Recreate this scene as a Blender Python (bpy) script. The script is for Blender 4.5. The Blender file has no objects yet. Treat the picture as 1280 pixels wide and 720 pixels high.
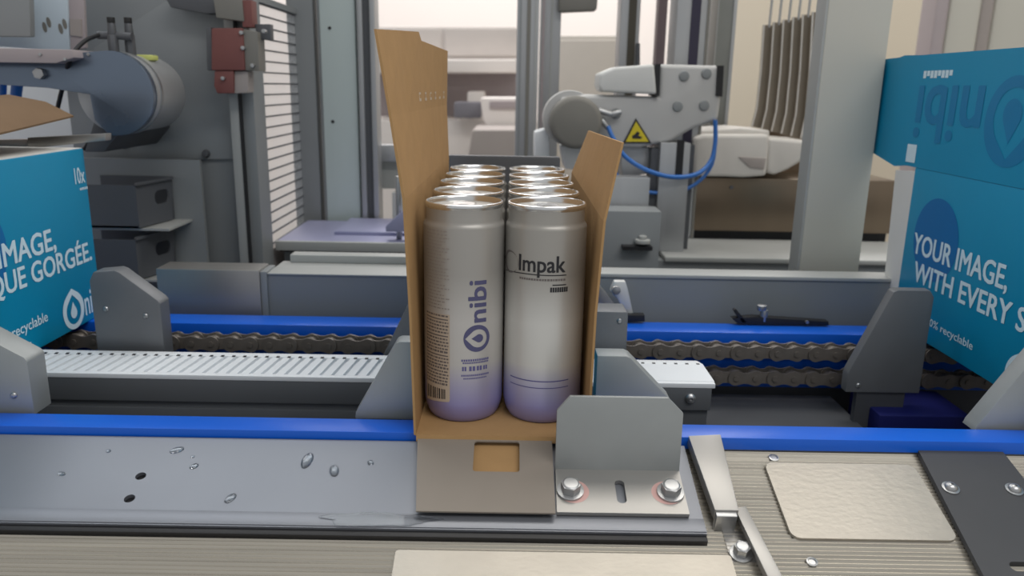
import bpy, bmesh, math, random
from mathutils import Vector, Matrix
random.seed(7)
SC = bpy.context.scene
COL = SC.collection
R = math.radians

# ------------------------------------------------------------------ camera
CAM = Vector((.0034, -.5204, .2359)); FPX = 985.0
PITCH, YAW, ROLL = R(14.352), R(.227), R(1.057)
FW = Vector((math.sin(YAW)*math.cos(PITCH), math.cos(YAW)*math.cos(PITCH), -math.sin(PITCH)))
_X = Vector((math.cos(YAW), -math.sin(YAW), 0)); _U = _X.cross(FW)
RX = _X*math.cos(ROLL) + _U*math.sin(ROLL); UP = -_X*math.sin(ROLL) + _U*math.cos(ROLL)
cd = bpy.data.cameras.new('camera'); cam = bpy.data.objects.new('camera', cd); COL.objects.link(cam)
cd.sensor_width = 36; cd.lens = FPX/1280*36; cd.clip_start = .01; cd.clip_end = 50
cd.dof.use_dof = True; cd.dof.focus_distance = .56; cd.dof.aperture_fstop = 9.0
cam.matrix_world = Matrix(((RX.x, UP.x, -FW.x, CAM.x), (RX.y, UP.y, -FW.y, CAM.y), (RX.z, UP.z, -FW.z, CAM.z), (0, 0, 0, 1)))
SC.camera = cam

def at(u, v, y):
    """world point at depth y seen at photo position u, v"""
    d = FW + RX*((u-640)/FPX) + UP*((360-v)/FPX)
    return CAM + d*((y-CAM.y)/d.y)

# ------------------------------------------------------------------ world, lamps, exposure
w = bpy.data.worlds.new('world'); SC.world = w; w.use_nodes = True
w.node_tree.nodes['Background'].inputs[0].default_value = (.97, .985, 1.0, 1)
w.node_tree.nodes['Background'].inputs[1].default_value = .50
def area(name, loc, sx, sy, power, col=(1, 1, 1), rot=(0, 0, 0)):
    l = bpy.data.lights.new(name, 'AREA'); l.shape = 'RECTANGLE'; l.size = sx; l.size_y = sy; l.energy = power; l.color = col
    o = bpy.data.objects.new(name, l); COL.objects.link(o); o.location = loc; o.rotation_euler = rot
    return o
area('ceiling_or_fill_lamp', (.55, .55, 1.75), 1.5, .5, 12, (1, .95, .87))
area('ceiling_or_fill_lamp', (-.9, .75, 1.75), 1.2, .4, 6.5, (.92, .97, 1))
area('ceiling_or_fill_lamp', (.75, -.95, 1.6), 1.6, .5, 16, (1, .98, .95))  # unseen fill lamp added behind the camera to brighten surfaces facing it
area('ceiling_or_fill_lamp', (0, 3.1, 2.1), 3.5, 1.2, 95, (1, .96, .94))
SC.view_settings.view_transform = 'Standard'; SC.view_settings.look = 'None'
SC.view_settings.exposure = 0.0; SC.view_settings.gamma = 1.0; SC.view_settings.use_curve_mapping = False

# ------------------------------------------------------------------ materials
def lin(c):
    return tuple(((x/255)/12.92 if x/255 <= .04045 else ((x/255+.055)/1.055)**2.4) for x in c) + (1,)
MATS = {}
def mat(name, col, rough=.5, metal=0, var=.12, vscale=25, bump=0, bscale=300, stretch=(1, 1, 1), trans=0, spec=.5, col2=None, alpha=1):
    if name in MATS: return MATS[name]
    m = bpy.data.materials.new(name); m.use_nodes = True; MATS[name] = m
    nt = m.node_tree; b = nt.nodes['Principled BSDF']
    b.inputs['Roughness'].default_value = rough; b.inputs['Metallic'].default_value = metal
    b.inputs['Specular IOR Level'].default_value = spec
    if trans: b.inputs['Transmission Weight'].default_value = trans; b.inputs['IOR'].default_value = 1.33
    tc = nt.nodes.new('ShaderNodeTexCoord'); mp = nt.nodes.new('ShaderNodeMapping'); mp.inputs['Scale'].default_value = stretch
    nt.links.new(tc.outputs['Object'], mp.inputs[0])
    n = nt.nodes.new('ShaderNodeTexNoise'); n.inputs['Scale'].default_value = vscale; n.inputs['Detail'].default_value = 4
    nt.links.new(mp.outputs[0], n.inputs['Vector'])
    mr = nt.nodes.new('ShaderNodeMix'); mr.data_type = 'RGBA'
    c = lin(col); c2 = lin(col2) if col2 else c
    mr.inputs['A'].default_value = tuple(max(0, x*(1-var)) for x in c[:3])+(1,)
    mr.inputs['B'].default_value = tuple(min(1, x*(1+var)) for x in c2[:3])+(1,)
    nt.links.new(n.outputs['Fac'], mr.inputs['Factor']); nt.links.new(mr.outputs['Result'], b.inputs['Base Color'])
    if metal:
        ra = nt.nodes.new('ShaderNodeMapRange'); ra.inputs['To Min'].default_value = rough*.8; ra.inputs['To Max'].default_value = min(1, rough*1.25)
        nt.links.new(n.outputs['Fac'], ra.inputs['Value']); nt.links.new(ra.outputs[0], b.inputs['Roughness'])
    if bump:
        n2 = nt.nodes.new('ShaderNodeTexNoise'); n2.inputs['Scale'].default_value = bscale; n2.inputs['Detail'].default_value = 3
        nt.links.new(mp.outputs[0], n2.inputs['Vector'])
        bp = nt.nodes.new('ShaderNodeBump'); bp.inputs['Strength'].default_value = bump; bp.inputs['Distance'].default_value = .0006
        nt.links.new(n2.outputs['Fac'], bp.inputs['Height']); nt.links.new(bp.outputs[0], b.inputs['Normal'])
    return m
kraft = mat('kraft_board', (170, 136, 94), .8, var=.1, vscale=60, bump=.25, bscale=500, spec=.2)
flapkraft = mat('shaded_kraft_board', (118, 96, 74), .8, var=.1, vscale=40, spec=.2)  # kraft darkened so the left box flap carries its shade in the colour
greyprint = mat('grey_printed_board', (136, 128, 119), .55, var=.06, vscale=30, spec=.3)
whiteboard = mat('white_board', (225, 224, 220), .7, var=.04)
boxblue = mat('blue_printed_board', (0, 142, 184), .42, var=.05, vscale=12, spec=.35)
boxdark = mat('dark_blue_print', (0, 108, 172), .42, var=.04, spec=.35)
boxmid = mat('mid_blue_print', (0, 122, 172), .42, var=.04, spec=.35)
whiteink = mat('white_ink', (214, 236, 246), .5, var=.02)
blackink = mat('black_ink', (34, 34, 38), .5, var=.02)
greyink = mat('grey_ink', (105, 98, 96), .5, var=.05)
lilacink = mat('lilac_ink', (92, 90, 140), .5, var=.05)
purpleink = mat('purple_ink', (80, 80, 116), .5, var=.05)
creamink = mat('cream_ink', (186, 170, 152), .6, var=.05)
steel = mat('brushed_steel', (176, 177, 178), .34, .85, var=.08, vscale=40, stretch=(1, 12, 12))
stainless = mat('satin_stainless', (165, 163, 160), .38, .75, var=.1, vscale=8)
platesteel = mat('coated_plate', (128, 131, 138), .38, .5, var=.08, vscale=9)
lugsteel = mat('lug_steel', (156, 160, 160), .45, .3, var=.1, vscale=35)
corr = mat('ribbed_aluminium', (186, 180, 168), .27, .8, var=.38, vscale=45, stretch=(.12, 9, 9))
flatalu = mat('flat_aluminium', (176, 170, 160), .4, .55, var=.12, vscale=60, stretch=(1, 1.8, 1), bump=.35, bscale=160)
darkpad = mat('black_rubber', (66, 67, 70), .6, var=.1)
bluerail = mat('blue_plastic', (10, 94, 208), .34, var=.07, vscale=14, spec=.5)
whiteplastic = mat('white_plastic', (224, 227, 230), .45, var=.04)
paleplastic = mat('pale_blue_grey_plastic', (176, 186, 196), .5, var=.05)
darksteel = mat('dark_steel', (92, 94, 98), .5, .4, var=.12, vscale=20)
beamgrey = mat('beam_grey', (104, 107, 110), .5, .25, var=.1, vscale=12)
chainsteel = mat('dark_chain_steel', (128, 121, 114), .42, .5, var=.25, vscale=90)  # grey-brown steel of the roller chains
black = mat('black_plastic', (26, 26, 29), .5, var=.1)
cabgrey = mat('grey_painted_cabinet', (140, 144, 146), .5, .15, var=.07, vscale=6)
cabgrey2 = mat('pale_grey_paint', (170, 172, 170), .5, .1, var=.06, vscale=6)
palegreen = mat('pale_green_grey_paint', (190, 203, 202), .5, .05, var=.04, vscale=5)
alu = mat('anodised_aluminium', (176, 178, 180), .42, .6, var=.07, vscale=12, stretch=(8, 8, .6))
columngrey = mat('cream_grey_column', (196, 194, 184), .55, .1, var=.05, vscale=4)
armgrey = mat('light_grey_casting', (190, 190, 189), .45, .1, var=.05, vscale=10)
wheelgrey = mat('grey_rubber_wheel', (122, 120, 114), .6, var=.06)
bingrey = mat('dark_grey_bin', (82, 85, 90), .5, var=.08)
redbrown = mat('red_brown_plastic', (118, 70, 66), .5, var=.12, vscale=30)
greenbar = mat('grey_cap', (120, 118, 112), .5, var=.1)
motorgrey = mat('blue_grey_housing', (112, 124, 140), .26, .65, var=.1, vscale=8)
yellow = mat('yellow_sign', (216, 196, 40), .5, var=.03)
bluehose = mat('blue_hose', (52, 112, 190), .3, var=.08)
tableblue = mat('lilac_grey_plate', (150, 152, 182), .4, .25, var=.08, vscale=6)
blankbrown = mat('dark_brown_board', (124, 115, 102), .7, var=.12, vscale=20)
bagwhite = mat('pale_wrap', (206, 202, 196), .5, var=.1, vscale=25)
wallwhite = mat('white_wall_paint', (232, 226, 222), .8, var=.03, vscale=2)
wallcream = mat('cream_wall_paint', (232, 222, 204), .8, var=.03, vscale=2)
floorgrey = mat('grey_concrete', (140, 138, 134), .7, var=.1, vscale=5)
mauve = mat('mauve_grey_paint', (168, 158, 160), .6, var=.05)
taupe = mat('taupe_paint', (160, 152, 148), .6, var=.05)
water = mat('water', (245, 248, 250), .03, var=0, trans=1)
redmark = mat('red_marker', (206, 166, 160), .7, var=.2, vscale=80)
yellowpaint = mat('yellow_green_mark', (200, 206, 120), .6, var=.1)

def can_material(name, low, mid, high):
    m = bpy.data.materials.new(name); m.use_nodes = True; nt = m.node_tree; b = nt.nodes['Principled BSDF']
    b.inputs['Roughness'].default_value = .38; b.inputs['Metallic'].default_value = .35
    tc = nt.nodes.new('ShaderNodeTexCoord'); sp = nt.nodes.new('ShaderNodeSeparateXYZ'); nt.links.new(tc.outputs['Object'], sp.inputs[0])
    n = nt.nodes.new('ShaderNodeTexNoise'); n.inputs['Scale'].default_value = 30; nt.links.new(tc.outputs['Object'], n.inputs['Vector'])
    ma = nt.nodes.new('ShaderNodeMath'); ma.operation = 'MULTIPLY_ADD'; ma.inputs[1].default_value = .006; nt.links.new(n.outputs['Fac'], ma.inputs[0]); nt.links.new(sp.outputs['Z'], ma.inputs[2])
    mr = nt.nodes.new('ShaderNodeMapRange'); mr.inputs['From Min'].default_value = 0; mr.inputs['From Max'].default_value = .156; nt.links.new(ma.outputs[0], mr.inputs['Value'])
    cr = nt.nodes.new('ShaderNodeValToRGB'); nt.links.new(mr.outputs[0], cr.inputs[0])
    e = cr.color_ramp.elements; e[0].position = .10; e[0].color = lin(low); e[1].position = .30; e[1].color = lin(mid)
    k = e.new(.50); k.color = lin(mid); k2 = e.new(.72); k2.color = lin(high); k3 = e.new(.2); k3.color = lin(tuple((a*.55+c*.45) for a, c in zip(low, mid)))
    nt.links.new(cr.outputs[0], b.inputs['Base Color'])
    return m
canbody = can_material('lilac_silver_can', (148, 144, 194), (194, 191, 187), (164, 161, 156))
canbody2 = can_material('silver_white_can', (150, 148, 198), (212, 211, 206), (162, 159, 153))
canlid = mat('bare_aluminium', (225, 226, 226), .22, .95, var=.04)

# ------------------------------------------------------------------ builders
class MB:
    def __init__(self, xf=None): self.v = []; self.f = []; self.xf = xf; self.mi = []
    def add(self, vs, fs, mi=0):
        b = len(self.v)
        for p in vs:
            p = Vector(p); self.v.append(self.xf @ p if self.xf else p)
        for f in fs: self.f.append([b+i for i in f]); self.mi.append(mi)
        return self
    def box(self, x0, x1, y0, y1, z0, z1, mi=0):
        return self.add([(x0, y0, z0), (x1, y0, z0), (x1, y1, z0), (x0, y1, z0), (x0, y0, z1), (x1, y0, z1), (x1, y1, z1), (x0, y1, z1)],
                        [(0, 3, 2, 1), (4, 5, 6, 7), (0, 1, 5, 4), (1, 2, 6, 5), (2, 3, 7, 6), (3, 0, 4, 7)], mi)
    def prism(self, pts, ext, mi=0):
        """planar outline (3D points) extruded along vector ext"""
        n = len(pts); e = Vector(ext); a = [Vector(p) for p in pts]
        nrm = sum(((a[i]-a[0]).cross(a[(i+1) % n]-a[0]) for i in range(1, n)), Vector())
        if nrm.dot(e) > 0: a.reverse()
        vs = a + [p+e for p in a]
        fs = [list(range(n)), list(range(2*n-1, n-1, -1))] + [[(i+1) % n, i, n+i, n+(i+1) % n] for i in range(n)]
        return self.add(vs, fs, mi)
    def slab(self, uv, y0, depth, mi=0):
        """outline given at depth y0, extruded straight back by depth"""
        return self.prism([at(u, v, y0) for u, v in uv], (0, depth, 0), mi)
    def cyl(self, p0, p1, r0, r1=None, n=20, mi=0, cap=True):
        p0, p1 = Vector(p0), Vector(p1); r1 = r0 if r1 is None else r1
        ax = (p1-p0).normalized(); s = ax.orthogonal().normalized(); t = ax.cross(s)
        vs = []
        for p, r in ((p0, r0), (p1, r1)):
            for i in range(n):
                a = 2*math.pi*i/n; vs.append(p + s*(r*math.cos(a)) + t*(r*math.sin(a)))
        fs = [[i, (i+1) % n, n+(i+1) % n, n+i] for i in range(n)]
        if cap: fs += [list(range(n-1, -1, -1)), list(range(n, 2*n))]
        return self.add(vs, fs, mi)
    def lathe(self, prof, c=(0, 0, 0), n=48, mi=0):
        c = Vector(c); vs = []; fs = []; m = len(prof)
        for r, z in prof:
            for i in range(n):
                a = 2*math.pi*i/n; vs.append(c + Vector((r*math.cos(a), r*math.sin(a), z)))
        for k in range(m-1):
            for i in range(n):
                fs.append([k*n+i, k*n+(i+1) % n, (k+1)*n+(i+1) % n, (k+1)*n+i])
        if prof[0][0] > 1e-6: fs.append(list(range(n-1, -1, -1)))
        if prof[-1][0] > 1e-6: fs.append([(m-1)*n+i for i in range(n)])
        return self.add(vs, fs, mi)
    def tube(self, pts, r, n=10, sub=6, mi=0):
        P = [Vector(p) for p in pts]
        if sub > 1 and len(P) > 2:
            Q = []
            for i in range(len(P)-1):
                a, b, c, d = P[max(i-1, 0)], P[i], P[i+1], P[min(i+2, len(P)-1)]
                for k in range(sub):
                    t = k/sub
                    Q.append(.5*((2*b)+(c-a)*t+(2*a-5*b+4*c-d)*t*t+(3*b-a-3*c+d)*t**3))
            P = Q+[P[-1]]
        vs = []; s = None
        for i, p in enumerate(P):
            ax = (P[min(i+1, len(P)-1)]-P[max(i-1, 0)]).normalized()
            s = ax.orthogonal().normalized() if s is None else (s-ax*s.dot(ax)).normalized()
            t = ax.cross(s)
            for k in range(n):
                a = 2*math.pi*k/n; vs.append(p+s*(r*math.cos(a))+t*(r*math.sin(a)))
        fs = [[i*n+k, i*n+(k+1) % n, (i+1)*n+(k+1) % n, (i+1)*n+k] for i in range(len(P)-1) for k in range(n)]
        fs += [list(range(n-1, -1, -1)), [(len(P)-1)*n+k for k in range(n)]]
        return self.add(vs, fs, mi)
    def sheet(self, grid, t, mi=0, mo=None):
        """grid of points rows x cols; thickened by vector t (that side gets material mo)"""
        mo = mi if mo is None else mo
        nr, nc = len(grid), len(grid[0]); t = Vector(t); vs = [Vector(p) for r in grid for p in r]
        n = len(vs); vs2 = vs+[p+t for p in vs]; b = len(self.v)
        A = []; B = []; S = []
        for i in range(nr-1):
            for j in range(nc-1):
                q = [i*nc+j, i*nc+j+1, (i+1)*nc+j+1, (i+1)*nc+j]
                A.append(q); B.append([n+k for k in reversed(q)])
        ring = [j for j in range(nc)]+[i*nc+nc-1 for i in range(1, nr)]+[(nr-1)*nc+j for j in range(nc-2, -1, -1)]+[i*nc for i in range(nr-2, 0, -1)]
        for k in range(len(ring)):
            a, c = ring[k], ring[(k+1) % len(ring)]; S.append([c, a, n+a, n+c])
        self.add(vs2, A, mi)
        for fs, m_ in ((B, mo), (S, mi)):
            for f in fs: self.f.append([b+i for i in f]); self.mi.append(m_)
        return self
    def build(self, name, m, parent=None, bevel=0, smooth=False, seg=2, fix=True):
        ms = m if isinstance(m, (list, tuple)) else [m]
        c = sum(self.v, Vector())/max(1, len(self.v))
        if parent is None: c = Vector((c.x, c.y, min(p.z for p in self.v)))
        me = bpy.data.meshes.new(name); me.from_pydata([p-c for p in self.v], [], self.f)
        for k in ms: me.materials.append(k)
        for p, k in zip(me.polygons, self.mi): p.material_index = k
        bm = bmesh.new(); bm.from_mesh(me)
        if fix: bmesh.ops.recalc_face_normals(bm, faces=bm.faces)
        if bevel:
            ed = [e for e in bm.edges if len(e.link_faces) == 2 and e.calc_face_angle(0) > .5]
            bmesh.ops.bevel(bm, geom=ed, offset=bevel, segments=seg, affect='EDGES', profile=.6, clamp_overlap=True)
        bm.to_mesh(me); bm.free()
        if smooth or bevel:
            for p in me.polygons: p.use_smooth = True
            try: me.set_sharp_from_angle(angle=R(38))
            except Exception: pass
        return link(name, me, c, parent)
def link(name, me, c, parent):
    o = bpy.data.objects.new(name, me); COL.objects.link(o)
    if parent is not None:
        o.parent = parent; o.location = Vector(c)-wpos(parent)
    else: o.location = c
    return o
def wpos(o):
    p = Vector(o.location)
    while o.parent: o = o.parent; p += Vector(o.location)
    return p
def tag(o, label, cat, group=None, kind=None):
    o['label'] = label; o['category'] = cat
    if group: o['group'] = group
    if kind: o['kind'] = kind
    return o
def thing(name, loc, label, cat, group=None):
    o = bpy.data.objects.new(name, None); COL.objects.link(o); o.location = loc; o.empty_display_size = .02
    return tag(o, label, cat, group)
def struct(o): o['kind'] = 'structure'; return o
def slot2d(cx, cy, w, h, r, n=6):
    p = []
    for sx, sy, a0 in ((1, 1, 0), (-1, 1, 90), (-1, -1, 180), (1, -1, 270)):
        for k in range(n+1):
            a = R(a0+90*k/n); p.append((cx+sx*(w/2-r)+r*math.cos(a), cy+sy*(h/2-r)+r*math.sin(a)))
    return p
def circ2d(cx, cy, r, n=32, ry=None): return [(cx+r*math.cos(2*math.pi*i/n), cy+(ry or r)*math.sin(2*math.pi*i/n)) for i in range(n)]
def drop2d(cx, cy, r, tip, n=28):
    """round drop with its tip upwards at height tip above the centre"""
    p = []; a0 = math.acos(r/tip)
    for i in range(n+1):
        a = R(90)+a0+(2*math.pi-2*a0)*i/n; p.append((cx+r*math.cos(a), cy+r*math.sin(a)))
    return p+[(cx, cy+tip)]
def shape(outs, thick=0):
    """filled 2D outlines (holes by overlap) as (verts, faces)"""
    cu = bpy.data.curves.new('s', 'CURVE'); cu.dimensions = '2D'; cu.fill_mode = 'BOTH'; cu.extrude = thick/2
    for p in outs:
        s = cu.splines.new('POLY'); s.points.add(len(p)-1); s.use_cyclic_u = True
        for i, q in enumerate(p): s.points[i].co = (q[0], q[1], 0, 1)
    return curve_data(cu)
def curve_data(cu):
    o = bpy.data.objects.new('tmp', cu); COL.objects.link(o)
    me = bpy.data.meshes.new_from_object(o.evaluated_get(bpy.context.evaluated_depsgraph_get()))
    v = [Vector(q.co) for q in me.vertices]; f = [list(p.vertices) for p in me.polygons]
    bpy.data.objects.remove(o); bpy.data.meshes.remove(me); bpy.data.curves.remove(cu)
    return v, f
def merge(*vfs):
    V = []; F = []
    for v, f in vfs:
        b = len(V); V += [Vector(p) for p in v]; F += [[b+i for i in q] for q in f]
    return V, F
def text(s, bold=0):
    cu = bpy.data.curves.new('t', 'FONT'); cu.body = s; cu.size = 1; cu.offset = bold; cu.resolution_u = 3
    return curve_data(cu)
def boldtext(s, e=.02):
    v, f = text(s)
    return merge(*[([p+Vector((dx, dy, k*1.2e-5)) for p in v], f) for k, (dx, dy) in enumerate(((0, 0), (e, 0), (-e, 0), (0, e*.7), (0, -e*.7), (e, e*.5), (-e, -e*.5), (e, -e*.5), (-e, e*.5)))])
_H = text('H'); CAP = max(p.y for p in _H[0])
def fit(vf, x0, x1, base, cap):
    """text scaled so that it spans x0..x1 with this cap height on this baseline"""
    v, f = vf; a = min(p.x for p in v); b = max(p.x for p in v)
    return [Vector((x0+(p.x-a)*(x1-x0)/(b-a), base+p.y*cap/CAP, p.z)) for p in v], f
def flat(name, vf, fn, m, parent, step=0):
    """print: 2D shape laid on a surface through fn(x, y); step slices it so that it can bend"""
    v, f = vf; me = bpy.data.meshes.new(name); me.from_pydata(v, [], f)
    bm = bmesh.new(); bm.from_mesh(me)
    bmesh.ops.remove_doubles(bm, verts=bm.verts, dist=1e-6)
    if step:
        lo = min(p.x for p in v); hi = max(p.x for p in v); k = lo+step
        while k < hi:
            bmesh.ops.bisect_plane(bm, geom=bm.verts[:]+bm.edges[:]+bm.faces[:], plane_co=(k, 0, 0), plane_no=(1, 0, 0)); k += step
    pts = [Vector(fn(q.co.x, q.co.y, q.co.z)) for q in bm.verts]
    c = sum(pts, Vector())/len(pts)
    for q, p in zip(bm.verts, pts): q.co = p-c
    bm.to_mesh(me); bm.free(); me.materials.append(m)
    return link(name, me, c, parent)
def rect(x0, x1, y0, y1): return [Vector((x0, y0, 0)), Vector((x1, y0, 0)), Vector((x1, y1, 0)), Vector((x0, y1, 0))], [[0, 1, 2, 3]]
def hexbolt(mb, p, axis, r, h, washer=0, wh=.0015):
    p = Vector(p); a = Vector(axis).normalized()
    if washer: mb.cyl(p, p+a*wh, washer, n=28); p = p+a*wh
    mb.cyl(p, p+a*h, r, n=6); mb.cyl(p+a*h, p+a*(h+.0006), r*.86, r*.7, n=18)
    return mb

# slope of the front apron: local x along the line, y up the slope, z off the surface
SL = Matrix.Translation((0, -.014, -.006)) @ Matrix.Rotation(R(17), 4, 'X')

# ================================================================== THE SETTING
struct(MB().box(-3.2, 3.2, -1.6, 4.6, -.95, -.9).build('floor', floorgrey))
struct(MB().box(-3.2, 3.2, 4.5, 4.6, -.9, 2.2).build('wall_back', wallwhite))
struct(MB().box(-3.2, -3.1, -1.6, 4.5, -.9, 2.2).build('wall_left', wallwhite))
struct(MB().box(3.1, 3.2, -1.6, 4.5, -.9, 2.2).build('wall_right', wallcream))

# machine bed that carries the line
bed = thing('machine_bed', (0, .4, -.9), 'long steel machine bed carrying the whole packing line', 'machine')
MB().box(-1.1, 1.1, -.19, 1.0, -.88, -.112).build('frame_body', darksteel, bed)
MB().box(-1.1, 1.1, -.19, 1.0, -.112, -.09).build('bed_plate', darksteel, bed)
for x in (-1, 1):
    for y in (-.1, .92): MB().cyl((x, y, -.9), (x, y, -.88), .04).build('foot', black, bed)

# ================================================================== FRONT APRON
ap = thing('ribbed_apron', (0, -.06, -.09), 'ribbed bare aluminium apron sloping below the front blue rail', 'machine panel')
mb = MB(SL)
pit = .0031; n = int(.138/pit); g = []
top = []
for i in range(n*4+1):
    y = .0022-i*pit/4; top.append((y, -.0062+  .00065*math.cos(i*math.pi/2)))
vs = []; fs = []
for x in (-.95, .95):
    for y, z in top: vs.append((x, y, z))
N = len(top)
for i in range(N-1): fs.append([i, i+1, N+i+1, N+i])
mb.add(vs, fs)
rs = mb.build('ribbed_sheet', corr, ap, smooth=True)
MB(SL).box(-.95, .95, -.137, .002, -.0150, -.0070).build('backing_plate', darksteel, ap)
MB().box(-.95, .95, -.15, -.01, -.09, -.055).build('support_beam', darksteel, ap)

gp = thing('coated_front_plate', (-.4, -.06, -.03), 'smooth grey front plate with two black holes, wet along its lower edge', 'machine panel')
HOLES = [(-.2366, -.0367), (-.2357, -.0564)]
v, f = shape([[(-.95, .001), (.128, .001), (.128, -.0775), (-.95, -.0775)]]+[circ2d(x, y, .0034, 20) for x, y in HOLES], .0028)
MB(SL @ Matrix.Translation((0, 0, -.0014))).add(v, f).build('plate', platesteel, gp)
MB(SL).box(-.95, .128, -.0820, -.0772, -.0062, -.0016).build('shadow_lip', black, gp, bevel=.0006)  # lip coloured black to stand in for the shadow gap below the plate
MB(SL).box(-.95, .128, -.0765, -.0660, 0, .0006).build('edge_strip', platesteel, gp, bevel=.0002)
for x, y in HOLES: MB(SL).cyl((x, y, -.0056), (x, y, -.0030), .0034).build('hole_plug', black, gp)

# smooth cover plates lying on the ribs
def cover(name, x0, x1, y0, y1, label, m, r=.006, t=.0022, z=-.0057):
    v, f = shape([slot2d((x0+x1)/2, (y0+y1)/2, x1-x0, y1-y0, r)], t)
    return tag(MB(SL @ Matrix.Translation((0, 0, z+t/2))).add(v, f).build(name, m), label, 'cover plate')
cover('cover_plate', .1815, .2850, -.0765, -.0105, 'smooth aluminium cover plate beside the black rubber plate on the ribbed apron', flatalu)
cover('cover_plate', -.0620, .1400, -.1310, -.0905, 'bright aluminium plate at the bottom edge below the bolted bracket', flatalu, .002)
pad = thing('rubber_plate', SL @ Vector((.32, -.04, -.003)), 'dark rubber plate with two dome bolts at the right of the ribbed apron', 'rubber plate')
v, f = shape([[(.2935, .0035), (.297, .0055), (.349, .0055), (.3530, .003), (.3560, -.125), (.2840, -.125)], slot2d(.320, -.097, .03, .007, .0033)], .004)
MB(SL @ Matrix.Translation((0, 0, -.0037))).add(v, f).build('plate', darkpad, pad)
for x, y in ((.2990, -.034), (.3410, -.0345)):
    b = MB(SL).lathe([(.0056, 0), (.0056, .0008), (.0042, .0010), (.0040, .0022), (.0026, .0036), (.0009, .0041), (.0009, .0030), (0, .0030)], (x, y, -.0017), 20)
    b.build('dome_bolt', steel, pad, smooth=True)
for (x, y), s in zip(((.1905, -.0040), (.1888, -.0930)), ('above the smooth cover plate', 'below the smooth cover plate')):
    tag(MB(SL).lathe([(.0034, 0), (.0034, .0008), (.0024, .0010), (.0020, .0004), (0, .0004)], (x, y, -.0058), 20).build('ring_rivet', steel, smooth=True), 'small ring rivet in the ribbed apron '+s, 'rivet')

# ================================================================== BOLTED BRACKET
br = thing('angle_bracket', SL @ Vector((.078, -.047, 0)), 'grey steel angle bracket bolted to the front plate right of the open carton', 'bracket')
v, f = shape([[(.0365, -.0275), (.1190, -.0275), (.1190, -.0652), (.0358, -.0652)], slot2d(.0778, -.0470, .0062, .0200, .0030)], .003)
MB(SL @ Matrix.Translation((0, 0, .0021))).add(v, f).build('base_flange', flatalu if False else stainless, br)
b0 = SL @ Vector((0, -.0275, .0036))
yb, zb = b0.y, b0.z-.003
MB().prism([(.0362, yb, zb), (.1192, yb, zb), (.1190, yb, .0305), (.1085, yb, .0412), (.0445, yb, .0412), (.0362, yb, .0310)], (0, .0030, 0)).build('upright_plate', lugsteel, br, bevel=.0005)
for x in (.0452, .1098):
    hb = hexbolt(MB(SL), (x, -.0475, .0052), (0, 0, 1), .0065, .0056).build('hex_bolt', steel, br, bevel=.0004)
    bo = MB(SL); bo.cyl((x, -.0475, .0036), (x, -.0475, .0052), .0088, n=32); bo.build('washer', steel, hb, bevel=.0003)
    v, f = shape([circ2d(x+.003 if x < .08 else x-.003, -.0475, .0105, 40), circ2d(x, -.0475, .0080, 40)], 0)
    flat('marker_ring', shape([circ2d(x+(.0022 if x < .08 else -.0022), -.0475, .0100, 40)]), lambda a, b, h: SL @ Vector((a, b, .00365)), redmark, br)

# guide bar on the right of the bracket
gb = thing('guide_bar', SL @ Vector((.14, -.05, 0)), 'pale steel guide bar sloping forward right of the bolted bracket', 'guide bar')
MB(SL).prism([(.1300, .002, 0), (.1530, .004, 0), (.1490, -.0660, 0), (.1340, -.0660, 0)], (0, 0, .0085)).build('bar', stainless, gb, bevel=.0008)
MB(SL).box(.1345, .1475, -.0700, -.0655, -.010, .0072).build('end_block', steel, gb, bevel=.0006)
MB(SL).prism([(.1485, -.060, 0), (.1560, -.058, 0), (.1660, -.125, 0), (.1570, -.125, 0)], (0, 0, .0040)).build('lower_strip', stainless, gb, bevel=.0006)
MB(SL).prism([(.1510, -.058, -.006), (.1560, -.058, -.006), (.1640, -.125, -.006), (.1590, -.125, -.006)], (0, 0, .006)).build('strip_foot', stainless, gb)
hexbolt(MB(SL), (.1470, -.088, -.0058), (0, 0, 1), .0050, .0060, .0070).build('bolt', steel, gb, bevel=.0004)
MB(SL).box(.1400, .1570, -.094, -.0700, -.0062, -.0058).build('bolt_pad', stainless, gb)

# water on the front plate
DROPS = ['larger water droplet under the blue rail, right above the two black holes', 'small water droplet just right of the upper black hole', 'lone water droplet low on the front plate, right of the black holes',
         'largest water droplet, midway between the black holes and the carton flap', 'second largest droplet, next to the largest one towards the carton flap', 'small water droplet closest to the carton flap',
         'tiny water droplet near the blue rail, left of the black holes', 'leftmost small water droplet on the grey front plate', 'tiniest water droplet, between two droplets right of the upper black hole']
for i, (x, y, r, el) in enumerate(((-.222, -.012, .0030, 1.6), (-.205, -.027, .0024, 1.3), (-.172, -.055, .0030, 1.5), (-.131, -.020, .0038, 2.0), (-.111, -.029, .0032, 1.8), (-.088, -.021, .0022, 1.2), (-.268, -.014, .0016, 1.2), (-.289, -.036, .0020, 1.5), (-.209, -.018, .0014, 1.0))):
    mb = MB(SL @ Matrix.Translation((x, y, .0001)) @ Matrix.Rotation(R(25+20*i), 4, 'Z') @ Matrix.Diagonal((el, 1, 1, 1)))
    mb.lathe([(r, 0), (r*.92, r*.16), (r*.7, r*.32), (r*.4, r*.42), (0, r*.45)], (0, 0, 0), 18)
    tag(mb.build('water_droplet', water, smooth=True), DROPS[i], 'droplet', 'droplets on the grey front plate')
pud = []
for i in range(40):
    a = 2*math.pi*i/40; rr = 1+.10*math.sin(3*a+1)+.12*math.sin(5*a)+.05*math.sin(11*a)
    pud.append((-.076+.034*rr*math.cos(a), -.0712+.0052*rr*math.sin(a)))
v, f = shape([pud], .0008)
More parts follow.
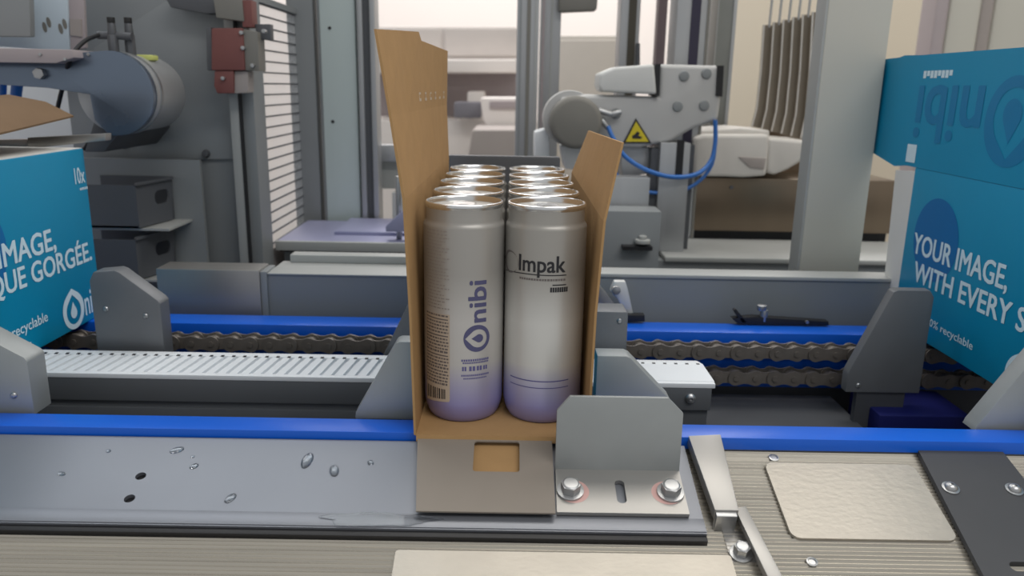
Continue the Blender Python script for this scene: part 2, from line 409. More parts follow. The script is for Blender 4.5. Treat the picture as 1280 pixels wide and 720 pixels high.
tag(MB(SL @ Matrix.Translation((0, 0, .0009))).add(v, f).build('water_puddle', water, bevel=.0002), 'shallow water puddle on the lower edge of the front plate left of the carton flap', 'puddle')

# ================================================================== CONVEYOR RAILS
fr = thing('front_rail', (0, 0, -.09), 'bright blue plastic slide rail along the front of the conveyor', 'rail')
MB().box(-.95, .95, -.0115, .0105, -.0090, 0).build('slide_strip', bluerail, fr, bevel=.0006)
MB().box(-.95, .95, -.0100, .0095, -.090, -.0090).build('rail_support', darksteel, fr)
rr_ = thing('rear_rail', (0, .25, -.09), 'bright blue plastic slide rail along the back of the conveyor', 'rail')
MB().box(-.95, .95, .236, .2685, -.022, 0).build('slide_strip', bluerail, rr_, bevel=.0008)
MB().box(-.95, .95, .243, .2640, -.060, -.022).build('lower_strip', bluerail, rr_)
MB().box(-.95, .95, .243, .2640, -.090, -.060).build('rail_support', darksteel, rr_)
tag(MB().box(-.95, .335, .155, .236, -.090, -.066).build('chain_tray', darksteel), 'dark grey tray floor under the roller chains', 'tray')
tag(MB().box(.345, .43, .150, .215, -.090, -.050).build('chain_block', mat('navy_plastic', (14, 22, 92), .5), bevel=.002), 'navy plastic block under the right blue box', 'block')

# slide plate with slanted slots, carried by a dark beam
sp = thing('slotted_slide', (-.12, .12, -.09), 'white slotted slide plate running under the cartons in the middle of the conveyor', 'slide plate')
MB().box(-.62, .176, .0925, .0985, -.004, 0).build('front_strip', whiteplastic, sp, bevel=.0005)
MB().prism([(-.62, .1405, 0), (.1770, .1405, 0), (.1735, .1500, 0), (-.62, .1500, 0)], (0, 0, -.004)).build('rear_strip', whiteplastic, sp, bevel=.0005)
MB().box(-.62, .096, .0985, .1405, -.0060, -.0032).build('slot_floor', whiteplastic, sp)
MB().box(.096, .1765, .0985, .1405, -.004, 0).build('end_plate', whiteplastic, sp)
rib = None
pitch = .0098
for i in range(54):
    x = -.435+i*pitch
    if rib is None:
        o = MB().prism([(x, .0980, -.0034), (x+.0066, .0980, -.0034), (x+.0112, .1410, -.0034), (x+.0050, .1410, -.0034)], (0, 0, .0030)).build('rib', whiteplastic, sp); rib = o
    else:
        o = rib.copy(); COL.objects.link(o); o.location = rib.location+Vector((i*pitch, 0, 0))
hole = None
for i in range(54+8):
    x = -.435+i*pitch+.0095
    if hole is None:
        hole = MB().box(x-.0014, x+.0014, .1395, .1425, -.0005, .00015).build('slot_hole', black, sp); o = hole
    else:
        o = hole.copy(); COL.objects.link(o); o.location = hole.location+Vector((i*pitch, 0, 0))
MB().box(-.62, .172, .0960, .1460, -.090, -.004).build('beam', beamgrey, sp)
MB().box(-.62, .1735, .0930, .0960, -.024, -.004).build('side_plate', beamgrey, sp, bevel=.0006)
MB().box(-.62, .10, .0935, .0960, -.060, -.030).build('lower_side_plate', beamgrey, sp, bevel=.0006)
for x in (.1180, .1560):
    MB().lathe([(.0043, 0), (.0043, .0014), (.0030, .0030), (.0012, .0034), (.0012, .002), (0, .002)], (0, 0, 0), 18)
    b = MB(Matrix.Translation((x, .0930, -.013)) @ Matrix.Rotation(R(90), 4, 'X')).lathe([(.0043, 0), (.0043, .0014), (.0030, .0030), (.0014, .0034), (.0014, .002), (0, .002)], (0, 0, 0), 18)
    b.build('screw', steel, sp, smooth=True)

# roller chains
def link_mesh(w, xf):
    mb = MB(xf); p = .01905
    for y0 in (-w, w-.0016):
        out = []
        for k in range(13):
            a = R(90+180*k/12); out.append((.0078*math.cos(a), .0078*math.sin(a)))
        out += [(p*.5-.002, -.0056), (p*.5+.002, -.0056)]
        for k in range(13):
            a = R(-90+180*k/12); out.append((p+.0078*math.cos(a), .0078*math.sin(a)))
        out += [(p*.5+.002, .0056), (p*.5-.002, .0056)]
        mb.prism([(x, y0, z) for x, z in out], (0, .0016, 0))
    for x in (0, p): mb.cyl((x, -w-.0012, 0), (x, w+.0012, 0), .0029, n=10)
    mb.cyl((0, -w+.0016, 0), (0, w-.0016, 0), .0058, n=12)
    return mb
for z, lab in ((-.0125, 'upper oily roller chain running along the back blue rail'), (-.0385, 'lower roller chain under the upper chain, seen right of the carton')):
    ch = thing('roller_chain', (0, .217, z), lab, 'chain')
    proto = {}
    for i in range(-26, 32):
        wv = .0062 if i % 2 else .0082
        if wv not in proto:
            o = link_mesh(wv, Matrix.Translation((i*.01905, .217, z))).build('link', chainsteel, ch, smooth=True)
            proto[wv] = (o, i, Vector(o.location))
        else:
            s, i0, l0 = proto[wv]; o = s.copy(); COL.objects.link(o); o.location = l0+Vector(((i-i0)*.01905, 0, 0))

# pusher lugs
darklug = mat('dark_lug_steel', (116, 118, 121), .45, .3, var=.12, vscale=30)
def lug(name, pts, y0, t, label, extra=None, bolts=()):
    g = thing(name, (sum(p[0] for p in pts)/len(pts), y0+t/2, min(p[1] for p in pts)), label, 'pusher')
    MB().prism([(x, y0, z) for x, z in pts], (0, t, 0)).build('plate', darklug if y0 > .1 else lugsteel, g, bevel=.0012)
    for x, z in bolts:
        MB(Matrix.Translation((x, y0, z)) @ Matrix.Rotation(R(90), 4, 'X')).lathe([(.0024, 0), (.0024, .0006), (.0016, .0014), (0, .0016)], (0, 0, 0), 14).build('screw', steel, g, smooth=True)
    x0 = min(p[0] for p in pts)+.012; x1 = max(p[0] for p in pts)-.012; zb = min(p[1] for p in pts)
    MB().box(x0, x1, y0+t*.2, y0+t*.8, -.090, zb+.002).build('carrier', darksteel, g)
    return g
def lugR(x0, h=.066, wd=.062, zb=-.02, top=.022):   # chamfer towards +x
    return [(x0, zb), (x0+wd, zb), (x0+wd, h-.030), (x0+wd-.002, h-.027), (x0+top+.004, h-.0015), (x0+top, h), (x0+.004, h-.002), (x0, h-.010)]
def lugL(x1, h=.064, wd=.066, zb=-.0345, top=.024):  # chamfer towards -x
    return [(x1, zb), (x1-wd, zb), (x1-wd, h-.082), (x1-wd+.001, h-.078), (x1-top-.004, h-.0015), (x1-top, h), (x1-.004, h), (x1, h-.006)]
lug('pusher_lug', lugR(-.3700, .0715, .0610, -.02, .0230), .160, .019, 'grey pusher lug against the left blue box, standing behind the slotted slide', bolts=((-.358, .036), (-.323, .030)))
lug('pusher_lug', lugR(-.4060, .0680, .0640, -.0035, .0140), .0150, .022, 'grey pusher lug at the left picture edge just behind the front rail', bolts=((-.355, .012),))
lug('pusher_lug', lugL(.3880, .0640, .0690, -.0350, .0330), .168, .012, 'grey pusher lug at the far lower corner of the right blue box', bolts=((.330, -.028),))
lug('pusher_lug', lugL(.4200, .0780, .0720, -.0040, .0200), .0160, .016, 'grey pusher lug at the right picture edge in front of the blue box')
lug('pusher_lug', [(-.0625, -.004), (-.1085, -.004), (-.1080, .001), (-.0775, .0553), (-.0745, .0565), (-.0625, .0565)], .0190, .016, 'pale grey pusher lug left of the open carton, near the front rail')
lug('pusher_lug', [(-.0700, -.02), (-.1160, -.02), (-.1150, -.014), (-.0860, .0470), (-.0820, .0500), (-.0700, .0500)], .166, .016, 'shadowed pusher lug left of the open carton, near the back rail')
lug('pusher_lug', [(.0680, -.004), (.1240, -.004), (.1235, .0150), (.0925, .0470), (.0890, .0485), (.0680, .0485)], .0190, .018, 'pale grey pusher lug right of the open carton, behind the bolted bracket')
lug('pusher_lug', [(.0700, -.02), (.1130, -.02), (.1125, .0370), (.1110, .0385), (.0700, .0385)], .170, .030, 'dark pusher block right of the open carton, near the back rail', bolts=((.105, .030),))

# ================================================================== OPEN CARTON WITH CANS
ct = thing('open_carton', (0, .135, 0), 'open brown carton with raised side panels holding ten silver cans', 'carton')
TK = .0016
MB().box(-.0600, .0600, -.0165, .2900, .0002, .0014).build('bottom_panel', kraft, ct)
def panel(rows, t): return MB().sheet(rows, t, 0, 1)
ys = [-.0180, .05, .128, .140, .21, .29]
def lp(y, k):  # left panel section at height level k: bottom, crease, top
    s = (y+.018)/.308
    if k == 0: return (-.0590-.0005*s, y+.0, .0014)
    if k == 1: return (-.0610+.001*s, y, .085)
    if k == 2: return (-.0640+.004*s, y-.002*(1-s), .165)
    if k == 3: return (-.0715+.0095*s, y-.002*(1-s), .217)
    z = .2680+.008*min(1, s/.47) if y < .135 else .2700-.003*(s-.5)
    return (-.0795+.0185*s, y-.002*(1-s), z)
mb = panel([[lp(y, k) for y in ys] for k in range(5)], (-TK, 0, 0)); mb.build('side_panel', [kraft, boxblue], ct)
def rp(y, k):
    s = (y+.018)/.308
    if k == 0: return (.0590, y, .0014)
    if k == 1: return (.0605+.001*s, y, .090)
    if k == 2: return (.0640+.0015*s, y+.004*(1-s), .152)
    return (.0745+.0060*s, y+.014*(1-s), .2020-.008*s)
mb = panel([[rp(y, k) for y in ys] for k in range(4)], (TK, 0, 0)); mb.build('side_panel', [kraft, boxblue], ct)
MB().box(-.0585, .0585, .2884, .2900, .0014, .070).build('rear_flap', kraft, ct)
# front flap with hand hole, hanging over the rail on to the sloping plate
FL = SL @ Matrix.Translation((0, 0, .0050))
v, f = shape([[(-.0585, .0020), (.0350, .0020), (.0348, -.0680), (-.0520, -.0680)], slot2d(-.0030, -.0185, .0310, .0290, .0022)], .0012)
MB(FL).add(v, f).build('front_flap', greyprint, ct)
MB(SL).box(-.030, .025, -.045, .004, .0004, .0011).build('inner_flap', kraft, ct)
MB().sheet([[(-.0590, -.0165, .0014), (.0590, -.0165, .0014)], [(-.0590, -.0172, -.0032), (.0590, -.0172, -.0032)]], (0, -.0012, 0)).build('front_crease', kraft, ct)
# pale printed marks near the top of the left side panel
for i, (u0, u1) in enumerate(((521.5, 527), (531, 535), (538, 543), (546, 549), (553, 558), (561, 565))):
    def onp(y, z, h):
        s = (y+.018)/.308; t = (z-.217)/.052
        a = Vector(lp(y, 3)); b = Vector(lp(y, 4)); q = a.lerp(b, t); return (q.x+.0003, q.y, z)
    y0 = .105+i*.030; v0 = .2235
    vf = merge(rect(y0, y0+.010, v0, v0+.0022), rect(y0+(.002 if i % 2 else 0), y0+.010, v0+.005, v0+.0066), rect(y0+.004, y0+.0062, v0+.002, v0+.005) if i % 2 else rect(y0, y0+.0022, v0+.002, v0+.005))
    flat('printed_mark', vf, onp, creamink, ct)

CR, CH = .0286, .1565
PROF = [(0, .0095), (.012, .0085), (.019, .0045), (.0225, .0006), (.0236, 0), (.0248, .0008), (.0262, .0035), (.0276, .0075), (.0284, .0115), (.0286, .0150), (.0286, .1402), (.0284, .1414), (.0276, .1427), (.0270, .1436), (.0267, .1450), (.0266, .1530)]
RIM = [(.0266, .1528), (.0269, .1538), (.0274, .1546), (.0274, .1560), (.0270, .1566), (.0262, .1568), (.0257, .1563), (.0252, .1545), (.0244, .1510), (.0238, .1500), (.0230, .1502), (.0226, .1522), (.0220, .1528), (0, .1530)]
def make_can(m):
    g = thing('beverage_can', (0, 0, 0), '', 'can', 'ten cans in the open carton')
    MB().lathe(PROF, n=64).build('body', m, g, smooth=True)
    ld = MB().lathe(RIM, n=56).build('lid', canlid, g, smooth=True)
    v, f = shape([[(p[0], p[1]) for p in slot2d(0, -.004, .0150, .0230, .0074)], circ2d(0, -.0098, .0038, 18)], .0010)
    MB(Matrix.Translation((0, 0, .1541))).add(v, f).build('pull_tab', canlid, ld)
    v, f = shape([circ2d(0, .0105, .0085, 26, .0070), circ2d(0, .0105, .0078, 26, .0063)], .0005)
    MB(Matrix.Translation((0, 0, .1531))).add(v, f).build('opening_score', canlid, ld)
    return g
def fixz(g):
    for c in g.children:
        if c.data.materials[0] in (canbody, canbody2):  # keep object space z = height above the can base for the lilac base print, paler middle and greyer top
            d = Vector(c.location); 
            for v_ in c.data.vertices: v_.co += d
            c.location = (0, 0, 0)
c1 = make_can(canbody); fixz(c1)
c2 = make_can(canbody2); fixz(c2)
def copy_can(src):
    g = src.copy(); COL.objects.link(g)
    for ch in list(src.children):
        c = ch.copy(); COL.objects.link(c); c.parent = g
        for gc in list(ch.children):
            d = gc.copy(); COL.objects.link(d); d.parent = c
    return g
rank = ['front', 'second', 'third', 'fourth', 'last']
cans = {}
for row in range(5):
    for k, s in ((0, c1), (1, c2)):
        g = s if row == 0 else copy_can(s)
        g.location = (-.0290 if k == 0 else .0290, .0288+row*.0575, .0016); cans[(row, k)] = g
        side = 'left' if k == 0 else 'right'
        g.rotation_euler.z = 0
        if row: g['label'] = f"{rank[row]} silver can from the front in the {side} row of the open carton"
b1 = [c for c in c1.children if c.name.startswith('body')][0]; b2 = [c for c in c2.children if c.name.startswith('body')][0]
c1['label'] = 'front left silver can with lilac base, upright lettering and barcode'
c2['label'] = 'front right silver can with black lettering and a lilac base'

def on_can(cx, cy=.0288, r=CR+.00016, z0=.0016):
    def fn(a, z, h):   # a in degrees around the can from its front, z height
        t = R(a); return (cx+(r+h)*math.sin(t), cy-(r+h)*math.cos(t), z)
    return fn
A = math.degrees(1/CR)   # degrees per metre of arc
def scaled(vf, ox, oy, s, rot=0):
    c, q = math.cos(rot), math.sin(rot)
    return [Vector((ox+s*(p.x*c-p.y*q)*A, oy+s*(p.x*q+p.y*c), p.z)) for p in vf[0]], vf[1]
L = on_can(-.0290)
# upright logo: ring with a drop, then the word, reading upwards
logo = merge(shape([circ2d(0, 0, .0098, 40), drop2d(0, -.0008, .0066, .0094)]), shape([drop2d(0, -.0014, .0030, .0056)]))
flat('logo_ring', scaled(logo, 22.5, .0655, 1, R(90)), L, purpleink, b1, 3)
tv = fit(boldtext('nibi', 0.02), 0, .0300, 0, .0128)
flat('brand_lettering', scaled(tv, 35.5, .0770, 1, R(90)), L, purpleink, b1, 3)
fine = []
for (z, h, a0, a1, st) in ((.0497, .0016, 0, 41, 3.2), (.0478, .0012, 2, 40, 2.6), (.0435, .0032, 1, 8, 3.5), (.0435, .0034, 11, 20, 5), (.0435, .0034, 22, 30, 4.4), (.0435, .003, 32, 39, 3.6), (.0385, .0013, 0, 41, 2.8), (.0362, .0010, 3, 38, 2.5)):
    a = a0
    while a < a1-.5:
        fine.append(rect(a, a+st*.72, z-h/2, z+h/2)); a += st
flat('fine_print', merge(*fine), L, lilacink, b1, 3)
# ingredients column: cream patch with rows of print and a barcode
out = slot2d(-40, .0500, 46, .0660, .0030)
ipatch = ([Vector((p[0], p[1], 0)) for p in [(-64, .0150), (-18, .0180), (-16.5, .0195), (-16.5, .0825), (-64, .0815)]], [[0, 1, 2, 3, 4]])
flat('label_patch', ipatch, on_can(-.0290, r=CR+.00010), creamink, b1, 3)
rows = []
rnd = random.Random(3)
for i in range(22):
    z = .0300+i*.0024
    if z > .0805: break
    big = i in (9, 15, 20)
    a = -62
    while a < -19:
        wd = rnd.uniform(2, 6) if not big else 43
        rows.append(rect(a, min(a+wd, -18.5), z, z+(.0009 if big else .0012 if i % 5 else .0015))); a += wd+1.2
flat('ingredients_print', merge(*rows), L, greyink, b1, 3)
rows = []
for i in range(24):
    z = .0860+i*.00235
    a = -60+rnd.uniform(0, 3); e = -18-rnd.uniform(0, 14) if i % 3 else -17
    while a < e:
        wd = rnd.uniform(2, 7); rows.append(rect(a, min(a+wd, e), z, z+.0008)); a += wd+1.6
flat('fine_print', merge(*rows), L, mat('pale_grey_ink', (150, 143, 138), .5), b1, 3)
bars = []; a = -61
while a < -24:
    wd = rnd.choice((1, 1.6, 2.4)); bars.append(rect(a, a+wd, .0175+.00006*(a+61), .0270)); a += wd+rnd.choice((1, 1.4, 2))
flat('barcode', merge(*bars), L, blackink, b1, 0)
RR = on_can(.0290)
flat('brand_lettering', fit(boldtext('Impak', 0.018), -41.5, 26, .1140, .0110), RR, blackink, b2, 3)
ring = shape([circ2d(-61, .1182, 18, 36, .0080), circ2d(-58, .1182, 15.5, 36, .0068)])
flat('logo_arc', ring, RR, greyink, b2, 3)
flat('underline', ([Vector((-76+i*5.2, .1108+.0016*(1-((i-10)/10)**2) if i < 10 else .1124-.0003*(i-10)/10, 0)) for i in range(21)]+[Vector((-76+i*5.2, (.1108+.0016*(1-((i-10)/10)**2) if i < 10 else .1124-.0003*(i-10)/10)-.0007, 0)) for i in range(21)], [[i, 21+i, 22+i, i+1] for i in range(20)]), RR, blackink, b2)
rows = []
for (z, h, a0, a1, m_) in ((.1086, .0014, -40, 27, 0),):
    a = a0
    while a < a1: wd = rnd.uniform(2, 3.5); rows.append(rect(a, a+wd, z-h/2, z+h/2)); a += wd+.9
flat('tagline_print', merge(*rows), RR, greyink, b2, 3)
rows = [rect(5+i*3.3, 5+i*3.3+2.6, .1000, .1034) for i in range(8)]+[rect(8, 28, .1046, .1054)]
flat('volume_print', merge(*rows), RR, blackink, b2, 3)
for z, h in ((.0350, .0008), (.0300, .0006)):
    flat('fine_ring', rect(-55, 38, z-h/2, z+h/2), RR, lilacink, b2, 3)

# ================================================================== BLUE PRINTED BOXES
def box_print(bx, xf, dirn):
    """returns fn mapping (s along reading direction, z) to the face at x = xf; dirn +1 reads towards +y"""
    return lambda s, z, h: (xf+dirn*h, dirn*s, z)
XL = -.4165
bl = thing('blue_carton', (XL-.06, .12, 0), 'bright blue printed carton with white French lettering at the left', 'carton')
MB().box(XL-.118, XL, -.045, .2620, .0005, .1695).build('body', boxblue, bl, bevel=.0012)
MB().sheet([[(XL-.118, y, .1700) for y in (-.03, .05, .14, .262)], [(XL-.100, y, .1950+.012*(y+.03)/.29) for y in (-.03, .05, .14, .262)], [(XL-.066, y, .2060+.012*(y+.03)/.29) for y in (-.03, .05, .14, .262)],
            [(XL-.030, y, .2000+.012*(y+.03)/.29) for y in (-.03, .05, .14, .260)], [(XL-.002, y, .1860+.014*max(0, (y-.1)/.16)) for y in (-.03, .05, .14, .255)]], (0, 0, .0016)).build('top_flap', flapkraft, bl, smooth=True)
MB().box(XL-.117, XL-.001, -.044, .261, .1695, .1702).build('top_edge', whiteboard, bl)
FLn = box_print(bl, XL+.0003, 1)
flat('drop_print', shape([circ2d(.0850, .1000, .0400, 48, .040)]), box_print(bl, XL+.0002, 1), boxdark, bl)
flat('lettering', fit(boldtext('VOTRE IMAGE,', 0.022), .0160, .1955, .0830, .0190), FLn, whiteink, bl)
flat('lettering', fit(boldtext('\u00c0 CHAQUE GORG\u00c9E.', 0.022), .0180, .2540, .0600, .0180), FLn, whiteink, bl)
flat('lettering', fit(boldtext('10x', 0.015),   .2400, .2580, .1370, .0150), FLn, whiteink, bl)
flat('fine_print', merge(*[rect(.2470+i*.0030, .2470+i*.0030+.0022, .1300, .1325) for i in range(5)]), FLn, whiteink, bl)
flat('logo_ring', merge(shape([drop2d(.2110, .0190, .0185, .0215), drop2d(.2110, .0180, .0125, .0165)]), shape([drop2d(.2110, .0165, .0055, .0110)])), FLn, whiteink, bl)
flat('brand_lettering', fit(boldtext('nibi', 0.012), .2310, .2600, .0080, .0250), FLn, whiteink, bl)
flat('lettering', fit(boldtext('100% recyclable', 0.01), .0850, .1680, .0215, .0090), FLn, whiteink, bl)
flat('fine_print', merge(*[rect(.1180+i*.0045, .1180+i*.0045+.0034, .0090, .0108) for i in range(5)]), FLn, whiteink, bl)

XR = .4115
bR = thing('blue_carton', (XR+.06, .13, 0), 'bright blue printed carton with raised top flap and English lettering at the right', 'carton')
MB().box(XR, XR+.118, -.030, .2810, .0005, .1640).build('body', boxblue, bR, bevel=.0012)
MB().sheet([[(XR-.0002, y, z) for y in (-.03, .14, .300)] for z in (.1640, .215, .2735)], (.0016, 0, 0)).build('top_flap', boxblue, bR)
MB().prism([(XR-.0002, .300, .1640), (XR-.0002, .325, .1610), (XR-.0002, .385, .1715), (XR-.0002, .412, .2715), (XR-.0002, .345, .2728), (XR-.0002, .335, .2745), (XR-.0002, .300, .2735)], (.0016, 0, 0)).build('tuck_flap', boxblue, bR)
MB().prism([(XR+.0005, .281, .004), (XR+.0005, .3115, .006), (XR+.0005, .322, .157), (XR+.0005, .281, .160)], (.0016, 0, 0)).build('glue_flap', whiteboard, bR)
FRn = box_print(bR, XR-.0003, -1); FRo = box_print(bR, XR-.0004, -1)
s = -1
flat('drop_print', shape([circ2d(-.2240, .1000, .0400, 48, .0400)]), box_print(bR, XR-.0002, -1), boxdark, bR)
flat('lettering', fit(boldtext('YOUR IMAGE,', 0.022), -.2620, -.1050, .0810, .0195), FRn, whiteink, bR)
flat('lettering', fit(boldtext('WITH EVERY SIP.', 0.022), -.2530, -.0480, .0540, .0190), FRn, whiteink, bR)
flat('lettering', fit(boldtext('100% recyclable', 0.008), -.2220, -.1370, .0185, .0072), FRn, whiteink, bR)
flat('logo_ring', merge(shape([drop2d(-.0710, .0180, .0185, .0215), drop2d(-.0710, .0170, .0125, .0165)]), shape([drop2d(-.0710, .0155, .0055, .0110)])), FRn, whiteink, bR)
flat('brand_lettering', fit(boldtext('nibi', 0.012), -.0480, -.0100, .0050, .0250), FRn, whiteink, bR)
# upside-down logo on the raised flap
def flip(vf, cx, cz): return [Vector((2*cx-p.x, 2*cz-p.y, 0)) for p in vf[0]], vf[1]
lg = merge(shape([circ2d(-.1370, .2150, .0370, 44), drop2d(-.1370, .2120, .0245, .0335)]), shape([drop2d(-.1370, .2090, .0125, .0240)]))
flat('logo_ring', flip(lg, -.1370, .2150), FRo, boxmid, bR)
tx = fit(boldtext('nibi', 0.02), 0, .1150, 0, .0520)
flat('brand_lettering', ([Vector((-.1800-p.x, .2430-p.y, p.z)) for p in tx[0]], tx[1]), FRo, boxmid, bR)
flat('fine_print', merge(*[rect(-.2900+i*.0068, -.2900+i*.0068+.0055, .2510+(.002 if i % 3 == 1 else 0), .2580) for i in range(8)]), FRo, whiteink, bR)
flat('white_patch', rect(-.3020, -.2830, .1680, .1860), FRo, whiteink, bR)

# ================================================================== MACHINE BEHIND THE LINE
tag(MB().box(-.0640, .0560, .3300, .3360, -.090, .1640).build('back_stop', darksteel, bevel=.004), 'dark grey upright plate showing just behind the last cans', 'plate')

bm_ = thing('rear_beam', (.4, .3, -.09), 'long grey beam with pale top flange behind the back rail, right of the carton', 'beam')
MB().box(.1000, .95, .300, .304, -.090, .0400).build('face_plate', cabgrey, bm_)
MB().box(.1000, .95, .298, .330, .0400, .0440).build('top_flange', cabgrey2, bm_, bevel=.001)
bs = thing('rear_step', (.4, .42, -.09), 'grey stepped beam with pale ledge behind the rear beam', 'beam')
MB().box(.1000, .95, .560, .690, -.090, .0030).build('riser', cabgrey, bs)
MB().box(.2200, .95, .552, .698, .0030, .0100).build('ledge', cabgrey2, bs, bevel=.002)
bL = thing('rear_beam', (-.25, .3, -.09), 'grey stepped beam behind the back rail, left of the carton', 'beam')
MB().box(-.255, -.075, .300, .304, -.090, .0365).build('face_plate', cabgrey, bL)
MB().box(-.255, -.075, .298, .360, .0365, .0380).build('top_plate', cabgrey2, bL, bevel=.0005)
MB().box(-.245, -.075, .352, .372, .0380, .0470).build('raised_bar', cabgrey2, bL, bevel=.0012)
blk = thing('grey_block', (-.31, .31, -.09), 'grey machined block with worn bright top edge below the tall cabinet', 'block')
MB().box(-.372, -.262, .294, .330, -.090, .0420).build('body', stainless, blk, bevel=.002)
MB().box(-.262, -.255, .296, .330, -.090, .0400).build('end_cap', cabgrey, blk, bevel=.001)

# tall cabinet, left
cb = thing('tall_cabinet', (-.43, .56, -.09), 'tall grey painted machine cabinet behind the left blue box', 'cabinet')
MB().box(-.560, -.3400, .505, .550, -.090, .900).build('body', cabgrey, cb, bevel=.003)
MB().prism([at(u, v, .500) for u, v in ((205, 2), (300, 2), (310, 199), (120, 199), (118, 60))], (0, .005, 0)).build('upper_plate', cabgrey, cb, bevel=.0008)
MB().box(-.347, -.3345, .480, .503, -.090, .900).build('corner_post', cabgrey2, cb, bevel=.002)
MB().box(-.3345, -.3190, .490, .535, -.090, .900).build('door_edge', cabgrey, cb, bevel=.001)
MB().box(-.3348, -.3336, .4785, .4900, -.09, .90).build('groove', black, cb)
for u, v in ((156, 181), (258, 192)):
    p = at(u, v, .500); b = MB(); b.cyl(p, p+Vector((0, -.006, 0)), .0055, .004, n=14); b.build('bolt', darksteel, cb, bevel=.0006)
MB().slab([(205, -6), (310, -6), (310, 14), (258, 17), (236, 13), (213, 9)], .470, .02).build('top_rail', darksteel, cb, bevel=.001)

# red-brown sensor block
se = thing('sensor_block', at(290, 117, .455), 'red brown sensor block with metal clips mounted on the tall cabinet', 'sensor')
MB().slab([(264, 35), (303, 35), (306, 88), (264, 88)], .450, .030).build('housing', redbrown, se, bevel=.002)
MB().slab([(303, 36), (322, 40), (324, 89), (306, 88)], .453, .027).build('side_plate', greenbar, se, bevel=.001)
MB().slab([(257, 34), (264, 34), (266, 88), (259, 88)], .456, .02).build('edge_strip', darksteel, se, bevel=.001)
MB().slab([(268, 88), (292, 88), (292, 117), (271, 117), (267, 107)], .452, .026).build('lower_block', redbrown, se, bevel=.002)
MB().slab([(292, 89), (310, 89), (310, 116), (292, 117)], .456, .022).build('lower_side', taupe, se, bevel=.001)
MB().slab([(266, -4), (302, -4), (305, 27), (270, 22)], .455, .025).build('cap', greenbar, se, bevel=.0015)
MB().slab([(302, 0), (314, 0), (316, 34), (303, 34)], .457, .02).build('upper_block', redbrown, se, bevel=.001)
MB().slab([(318, 30), (338, 30), (339, 50), (322, 49)], .465, .012).build('clip', darksteel, se, bevel=.001)
for u, v in ((304, 60), (316, 82), (302, 41), (279, 98), (330, 39)):
    p = at(u, v, .450); b = MB(); b.cyl(p+Vector((0, .006, 0)), p+Vector((0, -.003, 0)), .0024, n=10); b.build('screw', steel, se, bevel=.0004)

# motor housing and arm
mo = thing('motor_housing', at(150, 170, .36), 'round blue grey motor housing with a flat arm above the left box', 'motor')
cpx = at(140, 117, .350); rad = (at(140, 62, .350)-at(140, 168, .350)).length/2
arm = [cpx+Vector((rad*math.cos(R(a)), 0, rad*math.sin(R(a)))) for a in range(100, -101, -10)]
MB().prism(arm+[at(118, 150, .350), at(112, 118, .350), at(60, 110, .350), at(0, 106, .350), at(-220, 100, .350), at(-220, 72, .350), at(60, 79, .350), at(95, 66, .350)], (0, .010, 0)).build('arm_plate', motorgrey, mo, bevel=.001)
c2_ = cpx+Vector((.0, .010, .0)); b = MB(); b.cyl(c2_, c2_+Vector((0, .085, 0)), rad*.97, rad*.93, n=48); b.build('drum', alu, mo, bevel=.003)
b = MB(); b.cyl(c2_+Vector((0, .012, 0)), c2_+Vector((0, .016, 0)), rad*.995, n=48); b.build('seam_ring', steel, mo)
p = c2_+Vector((rad*.35, .045, rad*.90)); MB().box(p.x-.010, p.x+.010, p.y-.010, p.y+.010, p.z-.004, p.z+.002).build('paint_mark', yellowpaint, mo, bevel=.002)
for u, dy in ((142, .02), (163, .03)):
    q = at(u, 58, .37+dy-.02); b = MB(); b.cyl(q+Vector((0, 0, -.012)), q+Vector((0, 0, .012)), .0058, n=8); b.cyl(q+Vector((0, 0, .012)), q+Vector((0, 0, .024)), .0048, .0040, n=12)
    b.build('fitting', darksteel, mo, bevel=.0006)
    b = MB(); b.cyl(q+Vector((0, 0, .024)), q+Vector((0, 0, .030)), .0042, n=10); b.build('fitting_cap', black, mo, bevel=.0005)
b = MB(); b.tube([at(165, 46, .372), at(140, 44, .372), at(122, 44, .370)], .0042, sub=1); b.build('connector', darksteel, mo, smooth=True)
MB().slab([(-200, 56), (90, 62), (92, 72), (70, 79), (-200, 75)], .330, .060).build('ledge', mauve, mo, bevel=.001)
p = at(52, 92, .350); b = MB(); b.cyl(p, p+Vector((0, -.007, 0)), .0062, n=6); b.build('bolt', steel, mo, bevel=.0006)
for u, v in ((51, 68), (82, 74), (111, 68)):
    p = at(u, v, .330 if u < 100 else .350); b = MB(); b.cyl(p+Vector((0, .002, 0)), p+Vector((0, -.002, 0)), .0016, n=8); b.build('screw', steel, mo)
MB().slab([(118, 150), (150, 165), (130, 190), (105, 190)], .362, .135).build('mount', darksteel, mo, bevel=.002)
tag(MB().tube([at(125, 43, .368), at(108, 50, .362), at(95, 62, .352), at(87, 76, .345), at(78, 110, .375), at(72, 135, .382)], .0024).build('cable', black, smooth=True), 'thin black cable curving from the motor fittings', 'cable')
tag(MB().tube([at(121, 128, .372), at(122, 145, .378), at(116, 168, .382), at(105, 187, .384)], .0022).build('cable', black, smooth=True), 'thin black cable hanging below the motor arm', 'cable')
tag(MB().tube([at(22, 104, .40), at(20, 125, .405), at(24, 150, .41)], .0060).build('air_hose', bluehose, smooth=True), 'blue hose hanging left of the motor arm, behind the left box', 'hose')
tag(MB().tube([at(4, 104, .40), at(3, 125, .405), at(0, 150, .41)], .0040).build('air_hose', bluehose, smooth=True), 'thin blue hose at the left picture edge below the motor arm', 'hose')
fb = thing('folding_bar', at(80, 185, .245), 'flat steel folding bar above the left blue box', 'bar')
MB().slab([(34, 172), (132, 167), (132, 176), (34, 186)], .262, .012).build('bar', stainless, fb, bevel=.001)
